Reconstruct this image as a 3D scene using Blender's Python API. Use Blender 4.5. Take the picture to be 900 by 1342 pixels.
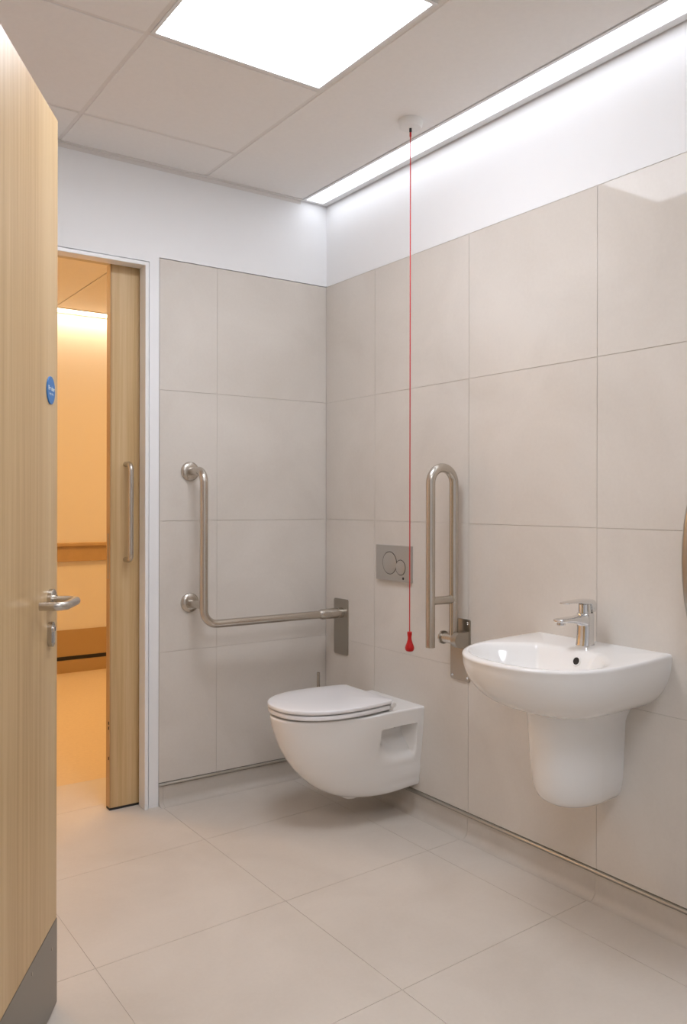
import bpy, bmesh, math
from mathutils import Matrix, Vector

# ---------------------------------------------------------------- scene, camera, light
scene = bpy.context.scene
for o in list(bpy.data.objects):
    bpy.data.objects.remove(o, do_unlink=True)
COL = scene.collection

CAM = Vector((-2.1258, -3.1938, 1.23))
YAW, ROLL = 0.6081, 0.0018
FOCAL_PX, HORIZON = 1097.97, 657.08
cam_data = bpy.data.cameras.new('camera')
cam_data.sensor_fit = 'HORIZONTAL'
cam_data.sensor_width = 36.0
cam_data.lens = FOCAL_PX / 900.0 * 36.0
cam_data.shift_y = -(671.0 - HORIZON) / 900.0
cam_data.clip_start = 0.05
cam = bpy.data.objects.new('camera', cam_data)
COL.objects.link(cam)
cam.matrix_world = (Matrix.Translation(CAM) @ Matrix.Rotation(-YAW, 4, 'Z')
                    @ Matrix.Rotation(math.pi / 2, 4, 'X') @ Matrix.Rotation(ROLL, 4, 'Z'))
scene.camera = cam

world = bpy.data.worlds.new('world')
scene.world = world
world.use_nodes = True
world.node_tree.nodes['Background'].inputs[0].default_value = (0.9, 0.92, 1.0, 1)
world.node_tree.nodes['Background'].inputs[1].default_value = 0.02

vs = scene.view_settings
vs.view_transform = 'Standard'
vs.look = 'None'
vs.gamma = 1.0
vs.use_curve_mapping = False
vs.exposure = 0.92

PANEL_POWER = 7.6        # radiance of the room's ceiling panels
STRIP_POWER = 1.9        # radiance of the wall-washing strip
CORRIDOR_POWER = 5.6     # radiance of the corridor strip
AMBER_POWER = 30.0       # radiance of the added, unseen amber corridor lamps
LOBBY_POWER = 3.0  # radiance of the added lobby panel
COOL = (0.95, 0.99, 1.085)
AMBER = (1.0, 0.545, 0.175)
WARM = (1.0, 0.77, 0.53)

# ---------------------------------------------------------------- materials
def lin(r, g, b):
    def c(v):
        v /= 255.0
        return v / 12.92 if v <= 0.04045 else ((v + 0.055) / 1.055) ** 2.4
    return (c(r), c(g), c(b), 1.0)

def new_mat(name):
    m = bpy.data.materials.new(name)
    m.use_nodes = True
    nt = m.node_tree
    return m, nt, nt.nodes['Principled BSDF']

def plain(name, col, rough=0.5, metal=0.0, spec=0.5, noise=0.0, scale=8.0, bump=0.0, coat=0.0):
    """Principled with optional mottling of the base colour and a fine bump."""
    m, nt, b = new_mat(name)
    b.inputs['Roughness'].default_value = rough
    b.inputs['Metallic'].default_value = metal
    b.inputs['Specular IOR Level'].default_value = spec
    b.inputs['Coat Weight'].default_value = coat
    b.inputs['Coat Roughness'].default_value = 0.05
    b.inputs['Base Color'].default_value = col
    if noise or bump:
        geo = nt.nodes.new('ShaderNodeNewGeometry')
        n = nt.nodes.new('ShaderNodeTexNoise')
        n.inputs['Scale'].default_value = scale
        n.inputs['Detail'].default_value = 6.0
        n.inputs['Roughness'].default_value = 0.6
        nt.links.new(geo.outputs['Position'], n.inputs['Vector'])
        if noise:
            r = nt.nodes.new('ShaderNodeValToRGB')
            r.color_ramp.elements[0].position = 0.3
            r.color_ramp.elements[1].position = 0.7
            r.color_ramp.elements[0].color = tuple(c * (1 - noise) for c in col[:3]) + (1,)
            r.color_ramp.elements[1].color = tuple(min(1, c * (1 + noise)) for c in col[:3]) + (1,)
            nt.links.new(n.outputs['Fac'], r.inputs['Fac'])
            nt.links.new(r.outputs['Color'], b.inputs['Base Color'])
        if bump:
            n2 = nt.nodes.new('ShaderNodeTexNoise')
            n2.inputs['Scale'].default_value = 140.0
            n2.inputs['Detail'].default_value = 3.0
            nt.links.new(geo.outputs['Position'], n2.inputs['Vector'])
            bp = nt.nodes.new('ShaderNodeBump')
            bp.inputs['Strength'].default_value = bump
            bp.inputs['Distance'].default_value = 0.002
            nt.links.new(n2.outputs['Fac'], bp.inputs['Height'])
            nt.links.new(bp.outputs['Normal'], b.inputs['Normal'])
    return m

def stone(name, c0, c1, rough, spec, scale=3.0):
    """Cloudy porcelain: soft large clouds with a fine grain on top."""
    m, nt, b = new_mat(name)
    geo = nt.nodes.new('ShaderNodeNewGeometry')
    n1 = nt.nodes.new('ShaderNodeTexNoise')
    n1.inputs['Scale'].default_value = scale
    n1.inputs['Detail'].default_value = 8
    n1.inputs['Roughness'].default_value = 0.55
    n1.inputs['Distortion'].default_value = 0.6
    n2 = nt.nodes.new('ShaderNodeTexNoise')
    n2.inputs['Scale'].default_value = 90
    n2.inputs['Detail'].default_value = 4
    for n in (n1, n2):
        nt.links.new(geo.outputs['Position'], n.inputs['Vector'])
    mx = nt.nodes.new('ShaderNodeMath')
    mx.operation = 'MULTIPLY_ADD'
    mx.inputs[1].default_value = 0.18
    nt.links.new(n2.outputs['Fac'], mx.inputs[0])
    nt.links.new(n1.outputs['Fac'], mx.inputs[2])
    r = nt.nodes.new('ShaderNodeValToRGB')
    r.color_ramp.elements[0].position = 0.40
    r.color_ramp.elements[1].position = 0.78
    r.color_ramp.elements[0].color = c0
    r.color_ramp.elements[1].color = c1
    nt.links.new(mx.outputs[0], r.inputs['Fac'])
    nt.links.new(r.outputs['Color'], b.inputs['Base Color'])
    b.inputs['Roughness'].default_value = rough
    b.inputs['Specular IOR Level'].default_value = spec
    return m

def oak(name, c0, c1, c2, rough=0.38):
    """Straight-grained veneer, grain along the local z axis."""
    m, nt, b = new_mat(name)
    tc = nt.nodes.new('ShaderNodeTexCoord')
    mp = nt.nodes.new('ShaderNodeMapping')
    mp.inputs['Scale'].default_value = (62, 62, 1.1)
    nt.links.new(tc.outputs['Object'], mp.inputs['Vector'])
    n1 = nt.nodes.new('ShaderNodeTexNoise')
    n1.inputs['Scale'].default_value = 1.0
    n1.inputs['Detail'].default_value = 7
    n1.inputs['Roughness'].default_value = 0.7
    nt.links.new(mp.outputs['Vector'], n1.inputs['Vector'])
    mp2 = nt.nodes.new('ShaderNodeMapping')
    mp2.inputs['Scale'].default_value = (9, 9, 0.25)
    nt.links.new(tc.outputs['Object'], mp2.inputs['Vector'])
    n2 = nt.nodes.new('ShaderNodeTexNoise')
    n2.inputs['Scale'].default_value = 1.0
    n2.inputs['Detail'].default_value = 3
    nt.links.new(mp2.outputs['Vector'], n2.inputs['Vector'])
    mx = nt.nodes.new('ShaderNodeMix')
    mx.inputs['Factor'].default_value = 0.42
    nt.links.new(n1.outputs['Fac'], mx.inputs['A'])
    nt.links.new(n2.outputs['Fac'], mx.inputs['B'])
    r = nt.nodes.new('ShaderNodeValToRGB')
    r.color_ramp.elements[0].position = 0.36
    r.color_ramp.elements[1].position = 0.66
    r.color_ramp.elements[0].color = c0
    r.color_ramp.elements[1].color = c2
    e = r.color_ramp.elements.new(0.5)
    e.color = c1
    nt.links.new(mx.outputs['Result'], r.inputs['Fac'])
    nt.links.new(r.outputs['Color'], b.inputs['Base Color'])
    b.inputs['Roughness'].default_value = rough
    bp = nt.nodes.new('ShaderNodeBump')
    bp.inputs['Strength'].default_value = 0.08
    bp.inputs['Distance'].default_value = 0.001
    nt.links.new(n1.outputs['Fac'], bp.inputs['Height'])
    nt.links.new(bp.outputs['Normal'], b.inputs['Normal'])
    return m

def brushed(name, col, rough, axis_scale):
    m, nt, b = new_mat(name)
    b.inputs['Metallic'].default_value = 1.0
    b.inputs['Base Color'].default_value = col
    tc = nt.nodes.new('ShaderNodeTexCoord')
    mp = nt.nodes.new('ShaderNodeMapping')
    mp.inputs['Scale'].default_value = axis_scale
    nt.links.new(tc.outputs['Object'], mp.inputs['Vector'])
    n = nt.nodes.new('ShaderNodeTexNoise')
    n.inputs['Scale'].default_value = 1.0
    n.inputs['Detail'].default_value = 4
    nt.links.new(mp.outputs['Vector'], n.inputs['Vector'])
    mr = nt.nodes.new('ShaderNodeMapRange')
    mr.inputs['To Min'].default_value = rough - 0.06
    mr.inputs['To Max'].default_value = rough + 0.08
    nt.links.new(n.outputs['Fac'], mr.inputs['Value'])
    nt.links.new(mr.outputs['Result'], b.inputs['Roughness'])
    return m

def emit(name, col, strength):
    m = bpy.data.materials.new(name)
    m.use_nodes = True
    nt = m.node_tree
    nt.nodes.clear()
    e = nt.nodes.new('ShaderNodeEmission')
    e.inputs['Color'].default_value = (*col, 1)
    e.inputs['Strength'].default_value = strength
    out = nt.nodes.new('ShaderNodeOutputMaterial')
    nt.links.new(e.outputs[0], out.inputs[0])
    return m

M = dict(
    wall_tile=stone('wall_tile_porcelain', lin(216, 208, 198), lin(227, 220, 211), 0.045, 0.16, 2.2),
    floor_tile=stone('floor_tile_porcelain', lin(209, 200, 189), lin(220, 212, 202), 0.42, 0.35, 2.6),
    skirting=stone('skirting_porcelain', lin(196, 187, 175), lin(208, 200, 190), 0.35, 0.35, 2.6),
    grout=plain('grout', lin(214, 206, 196), 0.8, noise=0.05, scale=30),
    floor_grout=plain('floor_grout', lin(200, 191, 181), 0.8, noise=0.05, scale=30),
    paint=plain('white_wall_paint', lin(247, 247, 247), 0.55, noise=0.008, scale=4, bump=0.03),
    gloss_paint=plain('white_gloss_paint', lin(247, 247, 246), 0.3),
    ceiling=plain('ceiling_tile_face', lin(245, 242, 239), 0.8, noise=0.012, scale=60, bump=0.08),
    grid=plain('ceiling_grid_metal', lin(234, 230, 226), 0.5),
    light_frame=plain('light_frame_white', lin(235, 235, 235), 0.35),
    oak=oak('oak_veneer', lin(194, 157, 107), lin(211, 178, 129), lin(224, 195, 150)),
    oak_edge=oak('oak_lipping', lin(180, 142, 94), lin(194, 158, 110), lin(204, 170, 124)),
    steel=plain('brushed_steel', lin(198, 191, 181), 0.27, metal=1.0),
    steel_plate=plain('brushed_steel_plate', lin(176, 170, 160), 0.32, metal=1.0),
    kick=plain('kick_plate_steel', lin(150, 148, 142), 0.42, metal=1.0),
    satin=plain('satin_flush_plate', lin(186, 182, 176), 0.36, metal=0.6),
    ring=plain('button_ring', lin(96, 92, 86), 0.25, metal=0.8),
    chrome=plain('polished_chrome', lin(225, 225, 225), 0.04, metal=1.0),
    aluminium=plain('anodised_aluminium', lin(196, 193, 186), 0.30, metal=1.0),
    ceramic=plain('white_ceramic', lin(247, 245, 242), 0.06, spec=0.5),
    seat=plain('white_seat_plastic', lin(247, 246, 247), 0.16),
    white_plastic=plain('white_plastic', lin(238, 236, 232), 0.3),
    red=plain('red_plastic', lin(190, 8, 12), 0.3),
    red_cord=plain('red_cord', lin(196, 40, 44), 0.6),
    sealant_shadow=plain('sealant_shadow_grey', lin(112, 106, 94), 0.6),
    dark=plain('dark_gap', lin(30, 27, 24), 0.6),
    blue=plain('blue_sign', lin(52, 122, 190), 0.4),
    letter=plain('sign_lettering', lin(225, 235, 240), 0.5),
    vinyl=plain('corridor_vinyl', lin(220, 198, 160), 0.42, noise=0.04, scale=50),
    corridor_paint=plain('corridor_paint', lin(236, 230, 220), 0.6),
    rail=plain('rail_board', lin(190, 160, 118), 0.45, noise=0.05, scale=12),
    crash=plain('crash_panel', lin(182, 152, 106), 0.5),
    bristle=plain('brush_bristles', lin(225, 225, 222), 0.8),
    panel_light=emit('panel_diffuser', COOL, PANEL_POWER),
    strip_light=emit('strip_diffuser', COOL, STRIP_POWER),
    corridor_light=emit('corridor_diffuser', WARM, CORRIDOR_POWER),
    added_amber_light=emit('added_amber_diffuser', AMBER, AMBER_POWER),
    added_lobby_light=emit('added_lobby_diffuser', COOL, LOBBY_POWER),
)

# ---------------------------------------------------------------- geometry helpers
def shade(me, smooth=True, angle=35):
    for p in me.polygons:
        p.use_smooth = smooth
    if smooth:
        me.set_sharp_from_angle(angle=math.radians(angle))

def link(name, me, mat, parent=None, loc=(0, 0, 0)):
    o = bpy.data.objects.new(name, me)
    COL.objects.link(o)
    o.location = loc
    if mat is not None and not me.materials:
        me.materials.append(mat)
    if parent is not None:
        o.parent = parent
    return o

def finish(bm, name, smooth=True, angle=35, recalc=True):
    if recalc:
        bmesh.ops.recalc_face_normals(bm, faces=bm.faces)
    me = bpy.data.meshes.new(name)
    bm.to_mesh(me)
    bm.free()
    shade(me, smooth, angle)
    return me

def obj(name, bm, mat, parent=None, smooth=True, angle=35, local=False):
    """Mesh given in world coordinates; under an unrotated parent it is shifted into its frame."""
    me = finish(bm, name, smooth, angle)
    if parent is not None and not local:
        off = Vector((0, 0, 0))
        q = parent
        while q is not None:
            off += q.location
            q = q.parent
        me.transform(Matrix.Translation(-off))
    return link(name, me, mat, parent)

def based(name, bm, mat, base, smooth=True, angle=35):
    """Top-level mesh with its origin at base."""
    me = finish(bm, name, smooth, angle)
    me.transform(Matrix.Translation(-Vector(base)))
    return link(name, me, mat, None, base)

def empty(name, loc):
    o = bpy.data.objects.new(name, None)
    COL.objects.link(o)
    o.location = loc
    o.empty_display_size = 0.05
    return o

def tag(o, label, cat, group=None, kind=None):
    o['label'] = label
    o['category'] = cat
    if group:
        o['group'] = group
    if kind:
        o['kind'] = kind
    return o

def struct(o, label, cat):
    return tag(o, label, cat, kind='structure')

def box(bm, x0, x1, y0, y1, z0, z1, bevel=0.0, seg=2):
    r = bmesh.ops.create_cube(bm, size=1.0)
    vv = r['verts']
    for v in vv:
        v.co = Vector(((x0 + x1) / 2 + v.co.x * (x1 - x0), (y0 + y1) / 2 + v.co.y * (y1 - y0),
                       (z0 + z1) / 2 + v.co.z * (z1 - z0)))
    if bevel:
        ed = list({e for v in vv for e in v.link_edges})
        bmesh.ops.bevel(bm, geom=ed, offset=bevel, segments=seg, affect='EDGES', profile=0.5)

def bx(*a, **k):
    bm = bmesh.new()
    box(bm, *a, **k)
    return bm

def prism(bm, pts, axis, a0, a1):
    """Extrude a polygon: pts are pairs in the plane normal to axis, ordered as the remaining axes."""
    def P(u, v, w):
        return {'x': (w, u, v), 'y': (u, w, v), 'z': (u, v, w)}[axis]
    lo = [bm.verts.new(P(u, v, a0)) for u, v in pts]
    hi = [bm.verts.new(P(u, v, a1)) for u, v in pts]
    n = len(pts)
    bm.faces.new(lo)
    bm.faces.new(hi[::-1])
    for i in range(n):
        bm.faces.new((lo[i], lo[(i + 1) % n], hi[(i + 1) % n], hi[i]))

def loft(bm, rings, cap0=True, cap1=True):
    vs_ = [[bm.verts.new(p) for p in r] for r in rings]
    n = len(rings[0])
    for a, b in zip(vs_, vs_[1:]):
        for i in range(n):
            bm.faces.new((a[i], a[(i + 1) % n], b[(i + 1) % n], b[i]))
    if cap0:
        bm.faces.new(vs_[0])
    if cap1:
        bm.faces.new(vs_[-1][::-1])

def fillet(pts, rad, seg=10):
    """Round the inner corners of a polyline."""
    pts = [Vector(p) for p in pts]
    out = [pts[0]]
    for i in range(1, len(pts) - 1):
        p, a, b = pts[i], pts[i - 1], pts[i + 1]
        r = rad[i - 1] if isinstance(rad, (list, tuple)) else rad
        da, db = (a - p).normalized(), (b - p).normalized()
        half = da.angle(db) / 2
        d = r / math.tan(half)
        c = p + (da + db).normalized() * (r / math.sin(half))
        s, e = p + da * d - c, p + db * d - c
        tot = s.angle(e)
        ax = s.cross(e).normalized()
        for k in range(seg + 1):
            out.append(c + Matrix.Rotation(tot * k / seg, 3, ax) @ s)
    out.append(pts[-1])
    return out

def tube(bm, pts, rad, n=20, caps=True):
    pts = [Vector(p) for p in pts]
    rads = rad if isinstance(rad, (list, tuple)) else [rad] * len(pts)
    tans = []
    for i in range(len(pts)):
        a = pts[max(i - 1, 0)]
        b = pts[min(i + 1, len(pts) - 1)]
        tans.append((b - a).normalized())
    t0 = tans[0]
    up = Vector((0, 0, 1)) if abs(t0.z) < 0.9 else Vector((1, 0, 0))
    nrm = (up - t0 * up.dot(t0)).normalized()
    rings = []
    for p, t, r in zip(pts, tans, rads):
        nrm = (nrm - t * nrm.dot(t)).normalized()
        bi = t.cross(nrm)
        rings.append([p + nrm * (r * math.cos(2 * math.pi * k / n)) + bi * (r * math.sin(2 * math.pi * k / n))
                      for k in range(n)])
    loft(bm, rings, caps, caps)

def lathe(bm, prof, origin, axis='z', n=40):
    """prof: (radius, height) pairs along the axis."""
    o = Vector(origin)
    rings = []
    for r, hh in prof:
        r = max(r, 0.0003)
        ring = []
        for k in range(n):
            a = 2 * math.pi * k / n
            c, s = r * math.cos(a), r * math.sin(a)
            d = {'z': (c, s, hh), 'x': (hh, c, s), 'y': (c, hh, s)}[axis]
            ring.append(o + Vector(d))
        rings.append(ring)
    loft(bm, rings)

def torus(bm, c, R, r, axis='x', n=48, k=8):
    c = Vector(c)
    grid = []
    for i in range(n):
        a = 2 * math.pi * i / n
        row = []
        for j in range(k):
            b = 2 * math.pi * j / k
            rr = R + r * math.cos(b)
            u, v, w = rr * math.cos(a), rr * math.sin(a), r * math.sin(b)
            d = {'x': (w, u, v), 'y': (u, w, v), 'z': (u, v, w)}[axis]
            row.append(bm.verts.new(c + Vector(d)))
        grid.append(row)
    for i in range(n):
        for j in range(k):
            bm.faces.new((grid[i][j], grid[(i + 1) % n][j], grid[(i + 1) % n][(j + 1) % k], grid[i][(j + 1) % k]))

def rrect(cx, cy, hx, hy, r, seg=6):
    out = []
    for sx, sy, a0 in ((1, 1, 0), (-1, 1, 90), (-1, -1, 180), (1, -1, 270)):
        for k in range(seg + 1):
            a = math.radians(a0 + 90 * k / seg)
            out.append((cx + sx * (hx - r) + r * math.cos(a), cy + sy * (hy - r) + r * math.sin(a)))
    return out

def interp(x, xs, ys):
    if x <= xs[0]:
        return ys[0]
    for i in range(1, len(xs)):
        if x <= xs[i]:
            t = (x - xs[i - 1]) / (xs[i] - xs[i - 1])
            return ys[i - 1] + t * (ys[i] - ys[i - 1])
    return ys[-1]

def sstep(a, b, x):
    t = min(1.0, max(0.0, (x - a) / (b - a)))
    return t * t * (3 - 2 * t)

# ---------------------------------------------------------------- the room
CEIL = 2.579          # underside of the ceiling tiles
TOP = 2.2091          # top of the wall tiles
ROW = 0.5301          # wall tile course height
SKIRT = 0.080
GAP = 0.0007          # half of a joint
RX = [-0.195, -0.7975, -1.40, -2.0025]          # floor joints running away from the back wall
LEFT, FRONT = -2.06, -4.30
SKEW = 0.06

# floor ---------------------------------------------------------------------
floor = struct(based('floor', bx(-3.6, 0.25, FRONT - 0.1, 0.47, -0.12, -0.0012), M['floor_grout'],
                     (-1.2, -1.5, -0.12), smooth=False),
               'pale greige porcelain tile floor of the washroom', 'floor')
xs = [0.012] + RX + [-2.605, -3.2075, -3.6]
ys = [0.47, 0.21, -0.36, -0.93, -1.50, -2.07, -2.64, -3.21, -3.78, FRONT - 0.1]
for i in range(len(xs) - 1):
    for j in range(len(ys) - 1):
        x1, x0 = xs[i] - GAP, xs[i + 1] + GAP
        ya, yb = ys[j], ys[j + 1]
        def yy(y, x):
            return y if y in (0.47, FRONT - 0.1) else y + SKEW * x
        bm = bmesh.new()
        g = GAP
        if ya == 0.47 and x0 < -2.3:
            continue
        pts = [(x0, yy(ya, x0) - g), (x0, yy(yb, x0) + g), (x1, yy(yb, x1) + g), (x1, yy(ya, x1) - g)]
        prism(bm, pts, 'z', -0.0012, 0.0)
        obj('floor_tile', bm, M['floor_tile'], floor, smooth=False)

# right wall -----------------------------------------------------------------
wall_right = struct(based('wall_right', bx(0.0018, 0.16, FRONT - 0.1, 0.0, 0.0, 2.72), M['grout'],
                          (0.08, -2.0, 0.0), smooth=False),
                    'long wall clad in polished greige tiles behind toilet and washbasin', 'wall')
obj('painted_band', bx(0.0, 0.0018, FRONT, 0.0, TOP + 0.002, 2.70), M['paint'], wall_right, smooth=False)
yj = [0.0, -0.37, -0.941, -1.513, -2.085, -2.657, -3.229, -3.80, FRONT]
tile_mesh = {}
def wall_tile(parent, axis, a0, a1, z0, z1):
    """One tile: axis 'y' lies on the right wall, 'x' on the back wall; face at zero."""
    w, hh = abs(a1 - a0) - 2 * GAP, (z1 - z0) - 2 * GAP
    key = (axis, round(w, 4), round(hh, 4))
    if key not in tile_mesh:
        b = bmesh.new()
        if axis == 'y':
            box(b, 0, 0.0018, -w / 2, w / 2, -hh / 2, hh / 2, bevel=0.0006, seg=1)
        else:
            box(b, -w / 2, w / 2, 0, 0.0018, -hh / 2, hh / 2, bevel=0.0006, seg=1)
        me = finish(b, 'wall_tile', smooth=False)
        me.materials.append(M['wall_tile'])
        tile_mesh[key] = me
    c, z = (a0 + a1) / 2, (z0 + z1) / 2
    p = Vector((0, c, z)) if axis == 'y' else Vector((c, 0, z))
    link('wall_tile', tile_mesh[key], None, parent, p - parent.location)
for k in range(4):
    for a, b in zip(yj, yj[1:]):
        wall_tile(wall_right, 'y', a, b, TOP - (k + 1) * ROW, TOP - k * ROW)

# back wall: a front leaf and a rear leaf with the sliding-door pocket between ---------------
OPEN_R, OPEN_L, HEAD = -0.87, -1.90, 2.167
bm = bmesh.new()
box(bm, -0.806, 0.0018, 0.0018, 0.05, 0.0, 2.205)
wall_back = struct(based('wall_back', bm, M['grout'], (-0.4, 0.03, 0.0), smooth=False),
                   'end wall of greige tiles beside the sliding door', 'wall')
bm = bmesh.new()
box(bm, LEFT - 0.12, 0.0018, 0.0, 0.05, TOP + 0.002, 2.70)          # band above tiles and door
box(bm, -0.8490, -0.808, 0.0, 0.05, 0.0, TOP + 0.002)              # strip between frame and tiles
box(bm, -0.8553, -0.8490, 0.009, 0.05, 0.0, HEAD + 0.0208)         # shadow groove round the frame
box(bm, OPEN_L - 0.0145, -0.8553, 0.009, 0.05, HEAD + 0.0147, HEAD + 0.0208)
box(bm, LEFT - 0.12, OPEN_L - 0.018, 0.0, 0.05, 0.0, TOP + 0.002)
box(bm, OPEN_L - 0.018, -0.8490, 0.0, 0.05, HEAD + 0.0208, TOP + 0.002)
obj('painted_band', bm, M['paint'], wall_back, smooth=False)
bm = bmesh.new()
box(bm, OPEN_R, 1.3, 0.125, 0.17, 0.0, 2.70)
box(bm, LEFT - 0.12, OPEN_L, 0.05, 0.17, 0.0, 2.70)
box(bm, OPEN_L, OPEN_R, 0.05, 0.17, 2.21, 2.70)
obj('rear_leaf', bm, M['corridor_paint'], wall_back, smooth=False)
for k in range(4):
    for a, b in ((-0.807, -0.551), (-0.551, 0.0)):
        wall_tile(wall_back, 'x', a, b, TOP - (k + 1) * ROW, TOP - k * ROW)

# other walls, outside the frame ----------------------------------------------
bm = bmesh.new()
box(bm, LEFT - 0.12, LEFT, -1.99, 0.0, 0.0, 2.70)
box(bm, LEFT - 0.12, LEFT, FRONT, -3.62, 0.0, 2.70)
box(bm, LEFT - 0.12, LEFT, -3.62, -1.99, 2.20, 2.70)
struct(based('wall_left', bm, M['paint'], (LEFT - 0.06, -2.0, 0), smooth=False),
       'white painted side wall with the entrance doorway', 'wall')
struct(based('wall_front', bx(-3.6, 0.0, FRONT - 0.1, FRONT, 0.0, 2.70), M['paint'], (-1.8, FRONT, 0), smooth=False),
       'plain white wall opposite the sliding door', 'wall')
bm = bmesh.new()
box(bm, -3.7, -3.6, FRONT - 0.1, 0.17, 0.0, 2.70)
box(bm, -3.6, LEFT - 0.12, 0.0, 0.17, 0.0, 2.70)
struct(based('wall_lobby', bm, M['paint'], (-3.65, -2.0, 0), smooth=False),
       'white lobby wall outside the entrance doorway', 'wall')

# skirting -----------------------------------------------------------------------
def cove(off=0.004, r=0.03):
    """Profile (distance into the room, height) of a coved skirting tile."""
    p = [(-0.0018, 0.0), (-0.0018, SKIRT), (off, SKIRT), (off, r)]
    for k in range(1, 8):
        a = math.pi / 2 * k / 8
        p.append((off + r - r * math.cos(a), r - r * math.sin(a)))
    p += [(off + r, 0.0004), (off + r, 0.0)]
    return p
base_r = struct(empty('baseboard_right', (0, -1.5, 0)), 'coved tile skirting along the toilet and basin wall', 'skirting')
sk = [0.0] + yj[2:]
for a, b in zip(sk, sk[1:]):
    bm = bmesh.new()
    prism(bm, [(-d, z) for d, z in cove()], 'y', b + GAP, a - GAP)
    obj('skirting_tile', bm, M['skirting'], base_r, angle=30)
base_b = struct(empty('baseboard_back', (-0.4, 0, 0)), 'coved tile skirting along the end wall beside the sliding door', 'skirting')
for a, b in ((-0.807, -0.79), (-0.79, -0.001)):
    bm = bmesh.new()
    prism(bm, [(-d, z) for d, z in cove()], 'x', a + GAP * 0.5, b - GAP * 0.5)
    obj('skirting_tile', bm, M['skirting'], base_b, angle=30)
def trim_bar(name, axis, a0, a1, label):
    bm = bmesh.new()
    n = 7
    prof = [(0.0018, SKIRT + 0.0005), (0.0018, SKIRT + 0.0115)]
    for k in range(n + 1):
        a = math.pi / 2 - math.pi * k / n
        prof.append((-0.004 - 0.0065 * math.cos(a), SKIRT + 0.0060 + 0.0055 * math.sin(a)))
    prism(bm, prof, axis, a0, a1)
    c = (0.0, (a0 + a1) / 2, SKIRT) if axis == 'y' else ((a0 + a1) / 2, 0.0, SKIRT)
    tb = struct(based(name, bm, M['aluminium'], c, angle=40), label, 'trim')
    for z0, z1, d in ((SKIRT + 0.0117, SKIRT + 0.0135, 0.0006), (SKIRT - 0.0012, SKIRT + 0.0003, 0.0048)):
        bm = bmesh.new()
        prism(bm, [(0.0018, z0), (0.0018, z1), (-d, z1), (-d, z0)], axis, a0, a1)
        obj('sealant_shadow', bm, M['sealant_shadow'], tb, smooth=False)  # dark grey strips along the sealant joints paint in the shadow lines
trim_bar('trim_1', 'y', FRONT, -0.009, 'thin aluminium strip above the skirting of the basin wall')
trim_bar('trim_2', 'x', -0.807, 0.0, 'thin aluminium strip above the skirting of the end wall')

# ceiling --------------------------------------------------------------------------
ceiling = struct(based('ceiling', bx(-3.7, 0.16, FRONT - 0.1, 0.17, CEIL + 0.14, CEIL + 0.2), M['ceiling'],
                       (-1.5, -1.5, CEIL + 0.14), smooth=False),
                 'suspended grey-white tile ceiling over the washroom', 'ceiling')
GX = [-0.6145 - 0.6 * k for k in range(6)]
GY = [-0.286 - 0.6 * k for k in range(8)]
B = 0.010     # half width of a grid rail
PANELS = {(0, 1), (1, 4)}
def ctile(x0, x1, y0, y1):
    bm = bx(x0, x1, y0, y1, CEIL, CEIL + 0.015, bevel=0.0015, seg=1)
    obj('ceiling_tile', bm, M['ceiling'], ceiling, smooth=False)
ctile(GX[0] + B, -0.140, FRONT, 0.0)
cx = GX + [-3.6]
cy = [0.0] + GY + [FRONT]
for i in range(len(cx) - 1):
    for j in range(len(cy) - 1):
        if cy[j + 1] > cy[j] - 0.03 or (i, j - 1) in PANELS:
            continue
        x1, x0 = cx[i] - B + 0.006, (cx[i + 1] + B if i < 5 else cx[i + 1])
        y1, y0 = cy[j] - (B - 0.006 if j else 0), cy[j + 1] + B
        ctile(max(x0, -3.6), x1, max(y0, FRONT), y1)
for x in GX[:5]:
    obj('ceiling_rail', bx(x - B - 0.002, x + B + 0.002, FRONT, 0, CEIL + 0.0025, CEIL + 0.03), M['grid'], ceiling, smooth=False)
for y in GY[:7]:
    obj('ceiling_rail', bx(-3.6, GX[0] - B - 0.002, y - B - 0.002, y + B + 0.002, CEIL + 0.0028, CEIL + 0.03), M['grid'], ceiling, smooth=False)
bm = bmesh.new()
box(bm, LEFT, -0.14, -0.020, 0.0, CEIL - 0.0035, CEIL)
box(bm, LEFT, -0.14, -0.002, 0.0, CEIL - 0.018, CEIL - 0.0035)
struct(based('trim_3', bm, M['grid'], (-1.1, -0.01, CEIL), smooth=False),
       'white metal wall angle where ceiling tiles meet the end wall', 'trim')

# ceiling light panels ----------------------------------------------------------------
def light_panel(i, j, label):
    x1, x0 = GX[i] - B + 0.004, GX[i + 1] + B
    y1, y0 = GY[j] - B + 0.004, GY[j + 1] + B
    t = empty('ceiling_light_panel', ((x0 + x1) / 2, (y0 + y1) / 2, CEIL))
    tag(t, label, 'ceiling light')
    f = 0.011
    bm = bmesh.new()
    for a in ((x0, x1, y0, y0 + f), (x0, x1, y1 - f, y1), (x0, x0 + f, y0 + f, y1 - f), (x1 - f, x1, y0 + f, y1 - f)):
        box(bm, *a, CEIL - 0.001, CEIL + 0.02)
    obj('frame', bm, M['light_frame'], t, smooth=False)
    obj('diffuser', bx(x0 + f, x1 - f, y0 + f, y1 - f, CEIL + 0.002, CEIL + 0.006), M['panel_light'], t, smooth=False)
light_panel(0, 1, 'square glowing white light panel set in the ceiling grid over the toilet')
light_panel(1, 4, 'added unseen white light panel set in the ceiling near the entrance')  # added out of view for some light from the front

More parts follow.
